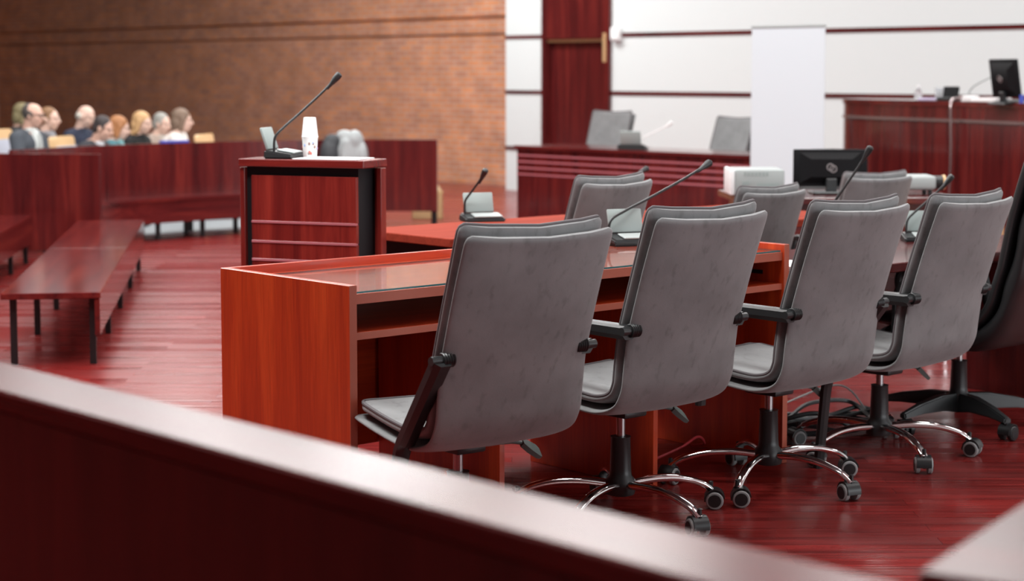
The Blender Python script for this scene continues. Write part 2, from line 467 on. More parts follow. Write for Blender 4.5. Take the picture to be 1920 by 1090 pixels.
# ------------------------------------------------------------------ foreground rail
t = thing('parapet', 'dark red wooden parapet with pale shining top, running across the foreground', 'railing', (1.40, 3.5, 0))
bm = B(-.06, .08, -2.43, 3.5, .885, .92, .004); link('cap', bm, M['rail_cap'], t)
bm = B(-.058, .078, -2.43, 3.5, 0, .885, 0); link('panel', bm, M['rail_panel_shaded'], t)
t = thing('parapet', 'short dark red parapet meeting the long one at the lower right corner', 'railing', (1.50, 1.09, 0), 16.2)
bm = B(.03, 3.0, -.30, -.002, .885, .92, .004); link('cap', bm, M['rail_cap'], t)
bm = B(.03, 3.0, -.298, -.004, 0, .885, 0); link('panel', bm, M['rail_panel_shaded'], t)

# ------------------------------------------------------------------ the near desk
t = thing('desk', 'long cherry desk with glass top and open shelf behind the row of grey chairs', 'desk', (3.25, 4.33, 0))
L, D = 1.98, .66
def panel(name, bm, m): return link(name, bm, m, t)
panel('end_panel', B(0, .025, 0, D+.02, 0, .80, .0015), [M['cherry_z']])
panel('end_panel', B(L-.025, L, 0, D+.02, 0, .80, .0015), [M['cherry_z']])
panel('back_panel', B(.025, L-.025, D, D+.02, .16, .80, .0015), M['cherry_x'])
panel('desktop', B(.025, L-.025, .012, D, .742, .772, .0015), M['cherry_x'])
panel('shelf', B(.025, L-.025, .012, D, .636, .658, .0015), M['cherry_x'])
for x in (.60, 1.30):
    panel('divider', B(x, x+.022, .02, D-.02, 0, .636, .001), M['cherry_z'])
panel('modesty_panel', B(.622, 1.30, D-.04, D-.02, .16, .636, .001), M['cherry_z'])
for ex, nm in ((0, 'edge_band'), (L-.025, 'edge_band')):
    panel(nm, B(ex-.0006, ex+.0256, -.0012, .001, 0, .80, .0003), M['cherry_edge'])
panel('edge_band', B(.025, L-.025, .0108, .0125, .742, .772, .0003), M['cherry_edge'])
panel('edge_band', B(.025, L-.025, .0108, .0125, .636, .658, .0003), M['cherry_edge'])
bm = bmesh.new(); box(bm, .03, L-.03, .014, D-.07, .7725, .7785, .0004)
bm.normal_update()
for f in bm.faces: f.material_index = 0 if abs(f.normal.z) > .9 else 1
panel('glass_sheet', bm, [M['glass'], M['glass_edge']])
bm = B(L-.0265, L-.025, .10, .17, .685, .70, .0004); panel('cable_slot', bm, M['dark_inset'])

# ------------------------------------------------------------------ office chairs
def L_profile(pts, n=8): return [(v.x, v.y) for v in catmull([(a, b, 0) for a, b in pts], n)]

def round_end(s, w, r=.045, Ltot=1.15):
    d = min(s, 1-s)*Ltot
    if d >= r: return w
    q = 1-d/r
    return w-2*r*.55*(1-math.sqrt(max(0, 1-q*q)))

def make_caster(parent, x, y, yaw, wheel_mat):
    c = bpy.data.objects.new('caster', None); COL.objects.link(c); c.parent = parent
    c.location = (x, y, 0); c.rotation_euler = (0, 0, yaw); c.empty_display_size = .03
    bm = bmesh.new()
    t = bmesh.new()                           # hood
    lathe(bm, [(.0075, .045), (.0075, .088), (.004, .09)], 10)
    hood = [(.0, .029*math.sin(a)+.0) for a in (0,)]
    n = 12
    rows = []
    for i in range(n+1):
        a = PI*(-.05)+PI*1.0*i/n
        for_x = []
        rows.append([(xx, -.012+.034*math.cos(a), .03+.036*math.sin(a)) for xx in (-.026, .026)])
    t = bmesh.new(); vr = [[t.verts.new(p) for p in r_] for r_ in rows]
    vi = [[t.verts.new((p[0], -.012+(p[1]+.012)*.88, .03+(p[2]-.03)*.88)) for p in r_] for r_ in rows]
    for a, b in zip(vr, vr[1:]): t.faces.new((a[0], a[1], b[1], b[0]))
    for a, b in zip(vi, vi[1:]): t.faces.new((a[0], b[0], b[1], a[1]))
    for i in range(n):
        t.faces.new((vr[i][0], vr[i+1][0], vi[i+1][0], vi[i][0])); t.faces.new((vr[i][1], vi[i][1], vi[i+1][1], vr[i+1][1]))
    for k in (0, n): t.faces.new((vr[k][0], vi[k][0], vi[k][1], vr[k][1]))
    merge(bm, t)
    box(bm, -.006, .006, -.035, .012, .02, .05, .002)
    link('hood', bm, M['plastic'], c)
    for sx in (-1, 1):
        bm = bmesh.new()
        Mx = Matrix.Translation((sx*.021, -.012, .029)) @ Matrix.Rotation(PI/2*sx, 4, 'Y')
        lathe(bm, [(.0, -.009), (.021, -.009), (.029, -.006), (.029, .006), (.026, .010), (.021, .0105)], 24, Mx, 0)
        lathe(bm, [(.0215, .0095), (.0205, .0125), (.0, .0135)], 24, Mx, 1)
        link('wheel', bm, [wheel_mat, M['plastic']], c)
    return c

def make_base(root, r=.335, chrome=True, a0=0.):
    mt = M['chrome'] if chrome else M['plastic']
    bm = lathe(bmesh.new(), [(.03, .075), (.045, .08), (.05, .10), (.048, .125), (.036, .14), (.034, .16), (.031, .262), (.033, .266), (.0, .267)], 24)
    link('column_cover', bm, M['plastic'], root)
    bm = lathe(bmesh.new(), [(.0, .2), (.014, .2), (.014, .33), (.0, .33)], 16); link('gas_lift', bm, M['steel'], root)
    for k in range(5):
        a = a0+2*PI*k/5
        d = Vector((math.cos(a), math.sin(a), 0))
        if chrome:
            pts = catmull([d*.035+Vector((0, 0, .112)), d*.12+Vector((0, 0, .118)), d*.21+Vector((0, 0, .112)), d*.285+Vector((0, 0, .092)), d*.322+Vector((0, 0, .072)), d*r+Vector((0, 0, .06))], 6)
            rad = [.0185-.004*i/len(pts) for i in range(len(pts))]
            bm = tube(bmesh.new(), pts, rad, 14, flat=(1., .72))
        else:
            bm = bmesh.new()
            pts = [(0.03, .06, .135, .035), (.12, .075, .135, .03), (.24, .075, .115, .024), (.34, .066, .088, .018)]
            t = bmesh.new(); rows = []
            for q, zl, zh, wd in pts:
                s = Vector((-d.y, d.x, 0))*wd
                rows.append([t.verts.new(d*q-s+Vector((0, 0, zl))), t.verts.new(d*q+s+Vector((0, 0, zl))), t.verts.new(d*q+s*.7+Vector((0, 0, zh))), t.verts.new(d*q-s*.7+Vector((0, 0, zh)))])
            for p, q in zip(rows, rows[1:]):
                for i in range(4):
                    j = (i+1) % 4; t.faces.new((p[i], p[j], q[j], q[i]))
            t.faces.new(rows[0]); t.faces.new(rows[-1])
            bmesh.ops.bevel(t, geom=t.edges[:], offset=.005, segments=2, affect='EDGES')
            merge(bm, t)
        link('base_leg', bm, mt, root)
        make_caster(root, d.x*r, d.y*r, a+R(60+47*k), M['tyre'] if chrome else M['plastic'])

def make_arm(name, root, x, bend, pitch, ln=.30, sl=.26, piv=(-.335, .645)):
    """arm: knuckle at the backrest, flat pad, then a strut that curves away"""
    sx = 1 if x > 0 else -1
    path = [(0, 0)]; a = 0
    n = 7
    cy, cz = ln, 0; path.append((ln*.5, 0)); path.append((ln, 0))
    for i in range(n):
        a -= R(bend)/n; cy += math.cos(a)*.018; cz += math.sin(a)*.018; path.append((cy, cz))
    for i in range(4):
        cy += math.cos(a)*sl/4; cz += math.sin(a)*sl/4; path.append((cy, cz))
    t = bmesh.new(); rows = []; m = len(path)
    for i, (y, z) in enumerate(path):
        p0 = path[max(i-1, 0)]; p1 = path[min(i+1, m-1)]
        dy, dz = p1[0]-p0[0], p1[1]-p0[1]; q = math.hypot(dy, dz); ny, nz = -dz/q, dy/q
        f = i/(m-1); w_ = .028-.009*f; hu = .012; hd = .03*(1-f)+.013*f if i < 3 else .015
        sec = [(-w_, -hd*.5), (-w_*.55, -hd), (w_*.55, -hd), (w_, -hd*.5), (w_, hu*.5), (w_*.7, hu), (w_*.35, hu*.8), (-w_*.35, hu*.8), (-w_*.7, hu), (-w_, hu*.5)]
        rows.append([t.verts.new((sx_, y+ny*v, z+nz*v)) for sx_, v in sec])
    for p, q in zip(rows, rows[1:]):
        for k in range(10):
            j = (k+1) % 10; t.faces.new((p[k], p[j], q[j], q[k]))
    t.faces.new(rows[0]); t.faces.new(rows[-1])
    bm = bmesh.new(); P = Matrix.Rotation(R(pitch), 4, 'X')
    merge(bm, t, P)
    for i in range(5):      # ribbed knuckle
        lathe(bm, [(.0, -.003), (.019, -.003), (.021, 0), (.019, .003), (.0, .003)], 16, Matrix.Translation((-sx*(.004+.0075*i), 0, -.004)) @ Matrix.Rotation(PI/2, 4, 'Y'))
    lathe(bm, [(.0, -.02), (.013, -.02), (.013, .02), (.0, .02)], 12, Matrix.Translation((sx*.012, 0, -.004)) @ Matrix.Rotation(PI/2, 4, 'Y'))
    o = link(name, bm, M['plastic'], root)
    o.location = (x, piv[0], piv[1])
    return o

SHELL = [(.252, .398), (.10, .378), (-.05, .366), (-.15, .369), (-.22, .395), (-.264, .45), (-.284, .52), (-.305, .60), (-.335, .70), (-.374, .82), (-.412, .925), (-.43, .972)]
def make_chair(label, group, arms=((-1, 88, 0), (1, 88, 0)), a0=.2, dz=0., backh=0.):
    root = thing('office_chair', label, 'chair', group=group)
    make_base(root, a0=a0)
    prof = L_profile([(y, z+dz+(backh if z > .9 else 0)) for y, z in SHELL], 5)
    wrapf = lambda s: .010+.026*max(0, min(1, (s-.45)/.2))
    bm = sweep_sheet(bmesh.new(), prof, lambda s: round_end(s, .485-.09*max(0, min(1, (.35-s)/.35)), .03), lambda s: .022*min(1, .45+math.sqrt(min(s, 1-s)*30)), wrapf, 16, 0)
    link('shell', bm, M['suede'], root)
    # cushion, lying inside the shell and standing a little above it
    lift = lambda v: Vector((v.x, v.y, v.z+max(0, v.z-.86)*.12))
    bm, rings = sweep_sheet(bmesh.new(), prof[1:-1], lambda s: round_end(s, .472-.09*max(0, min(1, (.35-s)/.35)), .025), lambda s: (.027+.014*max(0, min(1, (.45-s)/.2)))*min(1, .5+math.sqrt(min(s, 1-s)*20)), wrapf, 16, .042, e=.22, want_rings=True)
    for v in bm.verts: v.co = lift(v.co)       # the head end stands proud of the shell
    link('cushion', bm, M['suede'], root)
    # piping along the front rim of the cushion
    ring = [r[2] for r in rings]+[rings[-1][k] for k in range(3, 14)]+[r[14] for r in reversed(rings)]+[rings[0][k] for k in range(13, 2, -1)]
    bm = tube(bmesh.new(), [lift(v) for v in ring], .0055, 8, closed=True)
    link('piping', bm, M['piping'], root)
    bm = B(-.05, .05, -.07, .07, .322+dz, .35+dz, .008, seg=2)
    link('tilt_mechanism', bm, M['plastic'], root)
    bm = tube(bmesh.new(), [(.045, -.02, .335+dz), (.17, -.03, .33+dz), (.205, -.035, .322+dz)], .006, 8)
    t = bmesh.new()
    sec = []
    for q, wd, th in ((0, .010, .008), (.025, .021, .008), (.06, .025, .007), (.075, .020, .005), (.08, .008, .003)):
        sec.append([t.verts.new((q, -wd, -th)), t.verts.new((q, wd, -th)), t.verts.new((q, wd, th)), t.verts.new((q, -wd, th))])
    for p, q in zip(sec, sec[1:]):
        for i in range(4): t.faces.new((p[i], p[(i+1) % 4], q[(i+1) % 4], q[i]))
    t.faces.new(sec[0]); t.faces.new(sec[-1])
    merge(bm, t, Matrix.Translation((.197, -.035, .324+dz)) @ Matrix.Rotation(R(32), 4, 'Y') @ Matrix.Rotation(R(35), 4, 'X'))
    link('height_lever', bm, M['lever'], root)
    for sd, bend, pitch in arms:
        make_arm('armrest', root, (-.25 if sd < 0 else .23), bend, pitch, piv=(-.29, .648+dz))
    return root

G = 'grey swivel chairs along the near desk'
LABELS = [
 ('grey suede office chair nearest the camera with its left armrest hanging down', (3.446, 4.075), -5, ((-1, 30, -55), (1, 88, 0)), .35, +.006),
 ('second grey suede office chair from the left, at the middle of the cherry desk', (4.17, 4.13), -1, ((-1, 88, 0), (1, 88, 0)), R(-16), .012),
 ('grey suede office chair at the far desk end, its right armrest hanging down', (4.88, 4.12), 1, ((-1, 88, 0), (1, 32, -52)), R(-14), 0),
 ('grey suede office chair directly left of the tall black leather chair', (5.58, 4.18), 3, ((-1, 88, 0), (1, 88, 0)), R(-46), -.012),
]
for lb, (x, y), yaw, arms, a0, dz in LABELS:
    c = make_chair(lb, G, arms, a0, dz); c.location = (x, y, 0); c.scale = (1.04 if yaw < -4 else 1, 1, 1); c.rotation_euler = (0, 0, R(yaw))

proto = make_chair('grey suede office chair by the table with the small microphone', 'grey chairs at the tables in the middle', ((-1, 88, 0), (1, 88, 0)), .4, 0)
proto.location = (5.25, 5.63, 0); proto.rotation_euler = (0, 0, R(6)); proto.scale = (.92, .95, 1)
for lb, (x, y), yaw, z, g in (
  ('grey office chair in front of the grey computer case', (6.12, 5.49), 0, -.07, 'grey chairs at the tables in the middle'),
  ('grey office chair in front of the black monitor, below the judge bench', (7.48, 5.90), -13, -.075, 'grey chairs at the tables in the middle'),
  ('grey office chair behind the white-wall counter, in front of the door', (11.95, 12.27), 96, .05, 'grey chairs behind the far counter'),
  ('grey office chair behind the white-wall counter, beside the white banner', (11.95, 10.83), 84, .02, 'grey chairs behind the far counter'),
  ('office chair on chrome legs partly hidden behind the black leather chair', (7.62, 4.45), 20, 0, 'grey chairs at the tables in the middle')):
    c = copy_tree(proto); c.location = (x, y, 0); c.rotation_euler = (0, 0, R(yaw)); c['label'] = lb; c['group'] = g
    c.scale = (1, 1, 1)
    if z < 0:
        c.scale = (.84, .88, 1+z)
    elif z > 0: c.scale = (1, 1, 1+z)

def black_chair(label, loc, rz):
    root = thing('executive_chair', label, 'chair', (*loc, 0), rz)
    make_base(root, .33, False, R(30))
    P = [(.26, .44), (.05, .425), (-.12, .43), (-.22, .46), (-.27, .53), (-.29, .62), (-.315, .74), (-.345, .88), (-.385, 1.02), (-.43, 1.16)]
    prof = L_profile(P, 5)
    bm = sweep_sheet(bmesh.new(), prof, lambda s: round_end(s, .52, .07), lambda s: .05*min(1, .35+math.sqrt(min(s, 1-s)*20)), lambda s: -.03*max(0, min(1, (s-.4)/.2)), 16, 0)
    link('shell', bm, M['leather'], root)
    bm = sweep_sheet(bmesh.new(), prof[1:], lambda s: round_end(s, .50, .07), lambda s: .085*(1+.12*math.cos(s*34))*min(1, .4+math.sqrt(min(s, 1-s)*14)), lambda s: -.035*max(0, min(1, (s-.4)/.2)), 16, -.06, e=.35)
    link('cushion', bm, M['leather'], root)
    bm = B(-.1, .1, -.13, .12, .33, .385, .012, seg=2); link('tilt_mechanism', bm, M['plastic'], root)
    for s in (-1, 1):
        pts = catmull([(s*.22, -.10, .40), (s*.29, -.12, .42), (s*.305, -.19, .50), (s*.305, -.235, .60), (s*.30, -.20, .655), (s*.295, -.06, .66), (s*.295, .06, .65), (s*.30, .09, .60), (s*.295, .06, .50), (s*.27, .03, .43), (s*.22, .02, .40)], 6)
        bm = tube(bmesh.new(), pts, .024, 10, flat=(1, .7)); link('armrest', bm, M['plastic'], root)
    return root
black_chair('tall black leather office chair at the right edge with plastic star base', (6.30, 4.33), 2)
c = black_chair('black office chair behind the black monitor, in front of the white banner', (9.22, 7.28), 130); c.scale = (.85, .9, .80)

# ------------------------------------------------------------------ tables
t = thing('table', 'low red wood table right of the cherry desk with white reflection sheets on it', 'table', (5.27, 4.25, 0))
link('tabletop', B(0, 1.86, 0, .62, .665, .70, .003), M['mah_x'], t)
link('end_panel', B(.10, .125, .30, .58, 0, .665, .001), M['mah_z'], t)
link('end_panel', B(1.81, 1.835, .08, .58, 0, .665, .001), M['mah_z'], t)
link('modesty_panel', B(.125, 1.81, .52, .54, .24, .665, .001), M['mah_x'], t)
bm = bmesh.new()  # white sheets laid in place of a pale reflection on the tabletop
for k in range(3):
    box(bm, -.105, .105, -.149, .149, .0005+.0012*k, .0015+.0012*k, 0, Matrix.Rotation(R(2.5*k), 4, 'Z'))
o = link('reflection_sheets', bm, M['paper']); o.location = (5.45, 4.42, .70); o.rotation_euler = (0, 0, R(6)); tag(o, 'white sheets standing in for a reflection on the low red table', 'paper')

t = thing('table', 'bright orange-red table with a microphone unit at its left end', 'table', (4.81, 5.73, 0))
link('tabletop', B(0, 1.45, 0, .64, .715, .75, .003), M['bright_table'], t)
link('end_panel', B(.08, .105, .12, .58, 0, .715, .001), M['dark_inset'], t)
link('end_panel', B(1.36, 1.385, .12, .58, 0, .715, .001), M['dark_inset'], t)
link('modesty_panel', B(.105, 1.36, .42, .44, .12, .715, .001), M['dark_inset'], t)
t = thing('table', 'second bright orange-red table in front of the black monitor', 'table', (6.27, 5.44, 0))
link('tabletop', B(0, .80, 0, .86, .715, .75, .003), M['bright_table'], t)
link('end_panel', B(.05, .075, .50, .80, 0, .715, .001), M['dark_inset'], t)
link('end_panel', B(.745, .77, .50, .80, 0, .715, .001), M['dark_inset'], t)

t = thing('clerk_desk', 'dark red clerk desk carrying the grey computer and black monitor', 'desk', (7.53, 6.56, 0), -38)
link('desktop', B(0, 1.20, 0, .72, .715, .75, .003), M['mah_x'], t)
link('side_panel', B(.06, .085, .05, .70, 0, .715, .001), M['mah_z'], t)
link('side_panel', B(1.13, 1.155, .05, .70, 0, .715, .001), M['mah_z'], t)
link('front_panel', B(.085, 1.13, .06, .08, .05, .715, .001), M['mah_x'], t)
link('leg', B(.015, .045, .02, .05, 0, .715, .001), M['black_metal'], t)
CD = (7.53, 6.56)
def on_clerk(x, y):
    a = R(-38); return (CD[0]+x*math.cos(a)-y*math.sin(a), CD[1]+x*math.sin(a)+y*math.cos(a))
x, y = on_clerk(.10, .30)
t = thing('computer', 'grey desktop computer case lying on the clerk desk', 'computer', (x, y, .75), -42)
link('case', B(-.10, .17, -.15, .15, .006, .145, .012, seg=2), M['pale_grey'], t)
bm = bmesh.new()
for k in range(7): box(bm, -.05+.02*k, -.04+.02*k, -.152, -.149, .11, .13, 0)
box(bm, -.06, -.02, -.152, -.149, .06, .08, 0); box(bm, .02, .14, -.152, -.149, .04, .07, 0)
link('port_grille', bm, M['grey_plastic'], t)
bm = B(-.125, -.098, -.15, .15, .004, .147, .01, seg=2); link('front_bezel', bm, M['white_plastic'], t)

def monitor(label, loc, rz, w=.42, h=.25, z0=.0):
    t = thing('monitor', label, 'monitor', loc, rz)
    bm = B(-w/2, w/2, -.012, .012, z0+.04, z0+.04+h, .006, seg=2)
    tmp = bmesh.new(); vs = []
    for sx, sz in ((-1, -1), (1, -1), (1, 1), (-1, 1)):
        vs.append(tmp.verts.new((sx*w*.42, -.011, z0+.04+h/2+sz*h*.42)))
    vb = []
    for sx, sz in ((-1, -1), (1, -1), (1, 1), (-1, 1)):
        vb.append(tmp.verts.new((sx*w*.28, -.045, z0+.04+h/2+sz*h*.24)))
    tmp.faces.new(vb); tmp.faces.new(vs)
    for k in range(4): tmp.faces.new((vs[k], vs[(k+1) % 4], vb[(k+1) % 4], vb[k]))
    merge(bm, tmp); link('housing', bm, M['screen'], t)
    bm = bmesh.new()
    for cx, cz in ((-.008, .005), (.008, -.005)):
        ring = [(cx+.018*math.cos(a*PI/8), -.0465, z0+.04+h/2+cz+.018*math.sin(a*PI/8)) for a in range(16)]
        tube(bm, ring, .004, 6, closed=True)
    e = link('emblem', bm, M['emblem'], t); e['label'] = 'grey looped emblem on the monitor back'
    bm = B(-.03, .03, -.05, -.02, z0+.0, z0+.085, .004); link('stand_neck', bm, M['plastic'], t)
    bm = B(-.11, .11, -.10, .08, z0, z0+.014, .005); link('stand_foot', bm, M['plastic'], t)
    return t
x, y = on_clerk(.56, .36)
monitor('black monitor seen from behind on the clerk desk', (x, y, .75), -40, .41, .205)
x, y = on_clerk(1.06, .30)
t = thing('projector', 'silver and black projector with a round lens on the clerk desk', 'projector', (x, y, .75), -42)
link('housing', B(-.16, .06, -.1, .1, .025, .105, .02, seg=3), M['pale_grey'], t)
bm = lathe(bmesh.new(), [(.0, 0), (.034, 0), (.036, .02), (.036, .06), (.028, .065), (.0, .06)], 20, Matrix.Translation((.045, -.04, .066)) @ Matrix.Rotation(PI/2, 4, 'Y')); link('lens', bm, M['plastic'], t)
bm = lathe(bmesh.new(), [(.036, .058), (.041, .06), (.041, .07), (.034, .072)], 20, Matrix.Translation((.045, -.04, .066)) @ Matrix.Rotation(PI/2, 4, 'Y')); link('lens_ring', bm, M['tan'], t)
for sx, sy in ((-.13, -.07), (-.13, .07), (.03, -.07), (.03, .07)):
    link('foot', lathe(bmesh.new(), [(.012, 0), (.012, .028), (.0, .028)], 10, Matrix.Translation((sx, sy, 0))), M['plastic'], t)

t = thing('wooden_chair', 'pale wooden chair with rounded back in front of the judge bench', 'chair', (8.0, 5.42, 0), -42)
bm = bmesh.new(); prof = [(-.2, .52), (-.215, .60), (-.23, .70), (-.24, .80)]
sweep_sheet(bm, L_profile(prof, 4), lambda s: .19*(1+.0*s)*(1-(max(0, s-.55)/.45)**2*.45), lambda s: .012, lambda s: .03, 12, 0, e=.5); link('backrest', bm, M['tan'], t)
link('seat', B(-.2, .2, -.2, .2, .42, .445, .01, seg=2), M['tan'], t)
for sx in (-.08, .08): link('back_post', tube(bmesh.new(), [(sx, -.185, .44), (sx, -.21, .56)], .010, 8), M['chrome'], t)
for sx in (-.17, .17):
    for sy in (-.17, .17): link('leg', tube(bmesh.new(), [(sx*1.1, sy*1.1, 0), (sx, sy, .425)], .011, 8), M['chrome'], t)

# ------------------------------------------------------------------ lectern
LX, LY, LR = 4.364, 6.015, -63.6
t = thing('lectern', 'dark red wooden lectern with grooved front, standing behind the cherry desk', 'lectern', (LX, LY, 0), LR)
link('top', B(-.275, .275, -.15, .06, 1.05, 1.08, .003), M['lect_x'], t)
link('inset', B(-.255, .235, -.115, .03, .0, 1.05, 0), M['dark_inset'], t)
bm = bmesh.new()
for z0, z1 in ((0, .42), (.425, .60), (.605, .680), (.685, .752), (.757, .83), (.835, 1.015)):
    box(bm, -.225, .235, -.135, -.115, z0, z1, .001)
link('front_panel', bm, M['lect_z'], t)
bm = bmesh.new()
for z in (.8325, .7545, .6825, .6025): box(bm, -.225, .235, -.1385, -.12, z-.0055, z+.0045, .001)
link('groove_strip', bm, M['lip'], t)
link('side_panel', B(-.277, -.255, -.135, -.08, 0, 1.045, .002), M['lect_z'], t)
link('side_panel', B(.255, .277, -.0, .045, 0, 1.045, .002), M['lect_z'], t)
link('rear_panel', B(-.255, .255, .03, .045, 0, 1.045, .002), M['lect_z'], t)
def on_lect(x, y):
    a = R(LR); return (LX+x*math.cos(a)-y*math.sin(a), LY+x*math.sin(a)+y*math.cos(a))

# ------------------------------------------------------------------ microphones
def microphone(label, base, rz, tip, group='gooseneck microphone units', sc=1., flap=True, start=(-.07, .045), stem=True, light=False):
    t = thing('microphone', label, 'microphone', base, rz, group)
    Mi = Matrix.Translation(base) @ Matrix.Rotation(R(rz), 4, 'Z'); tl = Mi.inverted() @ Vector(tip)
    s = sc
    bm = bmesh.new()
    tmp = bmesh.new()
    v = [tmp.verts.new(p) for p in ((-.095*s, -.06*s, 0), (.095*s, -.06*s, 0), (.095*s, .06*s, 0), (-.095*s, .06*s, 0), (-.09*s, -.058*s, .018*s), (.09*s, -.058*s, .018*s), (.09*s, .058*s, .036*s), (-.09*s, .058*s, .036*s))]
    for f in ((0, 1, 2, 3), (4, 5, 6, 7), (0, 1, 5, 4), (1, 2, 6, 5), (2, 3, 7, 6), (3, 0, 4, 7)): tmp.faces.new([v[i] for i in f])
    bmesh.ops.bevel(tmp, geom=tmp.edges[:], offset=.006*s, segments=2, affect='EDGES'); merge(bm, tmp)
    link('base', bm, M['plastic'], t)
    tilt = Matrix.Translation((0, -.012*s, .0285*s)) @ Matrix.Rotation(math.atan2(.018, .116), 4, 'X')
    bm = B(-.05*s, .08*s, -.042*s, .03*s, -.002, .004, .002, mat=tilt); link('keypad', bm, M['pale_grey'], t)
    if flap:
        fm = Matrix.Translation((.0, .05*s, .036*s)) @ Matrix.Rotation(R(-18), 4, 'X')
        bm = B(-.07*s, .07*s, -.006*s, .006*s, 0, .092*s, .005*s, mat=fm, seg=2); link('speaker_flap', bm, M['grey_plastic'], t)
    a = Vector((start[0]*s, start[1]*s, .03*s)); d = tl-a
    pts = catmull([a, a+Vector((0, 0, .05))+d*.02, a+d*.16+Vector((0, 0, .048)), a+d*.4+Vector((0, 0, .03)), a+d*.75+Vector((0, 0, .008)), tl], 7)
    bm = tube(bmesh.new(), pts, .0052, 8); link('gooseneck', bm, M['white_plastic'] if light else M['plastic'], t)
    u = d.normalized()
    bm = tube(bmesh.new(), [tl-u*.075, tl-u*.05, tl-u*.03, tl-u*.012, tl, tl+u*.006], [.0055, .008, .012, .0145, .014, .008], 12)
    link('capsule', bm, M['white_plastic'] if light else M['plastic'], t)
    return t
x, y = on_lect(-.125, -.045)
microphone('gooseneck microphone on top of the lectern, its long neck leaning right', (x, y, 1.08), 38, (4.42, 5.945, 1.41), start=(-.075, .02), sc=.98)
microphone('small gooseneck microphone unit at the left end of the orange-red table', (5.50, 6.33, .75), -24, (5.45, 6.25, .985))
microphone('gooseneck microphone at the rear right corner of the cherry desk, between two grey chairs', (5.0, 4.90, .7787), -22, (5.45, 4.915, 1.067), start=(-.08, .03))
microphone('gooseneck microphone rising behind the grey chair at the far end of the cherry desk', (5.98, 4.74, .70), -30, (6.02, 4.575, 1.12), start=(-.05, .03))
microphone('gooseneck microphone rising above the grey chair beside the black leather chair', (6.62, 4.74, .70), -42, (6.74, 4.69, .974), start=(-.07, .03))
microphone('microphone whose tip just shows over the grey chair by the orange-red table', (6.1, 6.2, .75), -42, (6.42, 6.19, .962))
microphone('dark microphone unit on the far counter beside the grey chair', (10.98, 10.75, .785), 120, (11.12, 10.45, 1.01), sc=1.25, light=True)

# cups and papers on the lectern
x, y = on_lect(-.045, .02)
t = thing('paper_cups', 'stack of white paper cups turned over a printed cup on the lectern', 'cups', (x, y, 1.0805))
link('printed_cup', lathe(bmesh.new(), [(.0, 0), (.026, 0), (.027, .002), (.031, .075), (.0325, .078), (.031, .08), (.029, .078), (.0, .074)], 24), None or M['paper'], t)
link('cup_stack', lathe(bmesh.new(), [(.033, .08), (.034, .083), (.032, .087), (.0245, .158), (.023, .16), (.0, .158)], 24), M['white_plastic'], t)
bm = bmesh.new()
rnd = random.Random(3)
for k in range(16):
    a = rnd.uniform(0, 2*PI); z = rnd.uniform(.015, .062); r0 = .0245+.004*z/.075
    ball(bm, (math.cos(a)*r0, math.sin(a)*r0, z), (.0055, .0055, .0075), 8, None, k % 3)
link('print_pattern', bm, [mat('print_blue', (.35, .45, .7), .5), mat('print_red', (.6, .15, .12), .5), mat('print_brown', (.3, .2, .17), .5)], t)
x, y = on_lect(.10, -.05)
bm = B(-.14, .13, -.09, .09, 0, .004, .0008); o = link('paper_sheets', bm, M['paper']); o.location = (x, y, 1.0802); o.rotation_euler = (0, 0, R(LR+2)); tag(o, 'white paper sheets lying on top of the lectern', 'paper')

# ------------------------------------------------------------------ benches
def straight_bench(label, p0, dirv, length, w, z=.36, legs=5, mirror=1):
    ang = math.degrees(math.atan2(dirv[1], dirv[0]))
    t = thing('bench', label, 'bench', (p0[0], p0[1], 0), ang, 'low red benches on the left')
    h = length*.52
    link('seat', B(0, h, 0, w, z-.03, z, .003), M['bench'], t)
    link('seat', B(h+.001, length, 0, w, z-.03, z, .003), M['bench'], t)
    link('skirt', B(.01, length-.01, .005, .03, z-.21, z-.03, .002), M['bench'], t)
    for k in range(legs):
        x = .08+(length-.16)*k/(legs-1)
        for y in (.045, w-.05):
            link('leg', B(x-.016, x+.016, y-.016, y+.016, 0, z-.03, .002), M['black_metal'], t)
    return t
straight_bench('long low dark red bench standing free on the red floor', (4.50, 7.99), (2.48, 3.75), 4.48, .47)
straight_bench('low dark red bench running out of the left edge, beside a tall panel', (4.80, 10.16), (.85, 1.20), 3.10, .42)

t = thing('gallery_partition', 'long curved dark red wooden partition in front of the seated people', 'partition', (0, 0, 0))
link('panel', ribbon(bmesh.new(), panel_line, -.02, .02, .14, .80), M['mah_z'], t)
sel = panel_line
for i in range(2, len(sel), 4):
    x, y = sel[i][0], sel[i][1]
    link('post', B(x-.02, x+.02, y+.03, y+.07, 0, .7, .002), M['black_metal'], t)
t = thing('bench', 'curved dark red bench in front of the long gallery panel', 'bench', (0, 0, 0), 0, 'low red benches on the left')
bl = [p for p in panel_line if 6.9 < p[0] < 10.3]
link('seat', ribbon(bmesh.new(), bl, -.50, -.03, .33, .36), M['mah_x'], t)
link('skirt', ribbon(bmesh.new(), bl, -.49, -.46, .15, .33), M['mah_x'], t)
for i in range(1, len(bl), 3):
    p = bl[i]
    for dx, dy in ((.03, -.10), (.02, -.38)):
        link('leg', B(p[0]+dx-.017, p[0]+dx+.017, p[1]+dy-.017, p[1]+dy+.017, 0, .33, .002), M['black_metal'], t)
t = thing('gallery_partition', 'short straight dark red partition at the left edge, in front of the grey-suited man', 'partition', (7.12, 12.61, 0), 131.4)
link('panel', B(0, .77, -.02, .02, .06, .80, .002), M['mah_z'], t)
link('panel', B(.78, 2.2, -.045, -.005, .06, .80, .002), M['mah_z'], t)
link('post', B(.1, .13, -.05, -.021, 0, .7, .001), M['black_metal'], t)
link('post', B(1.6, 1.63, .0, .03, 0, .7, .001), M['black_metal'], t)

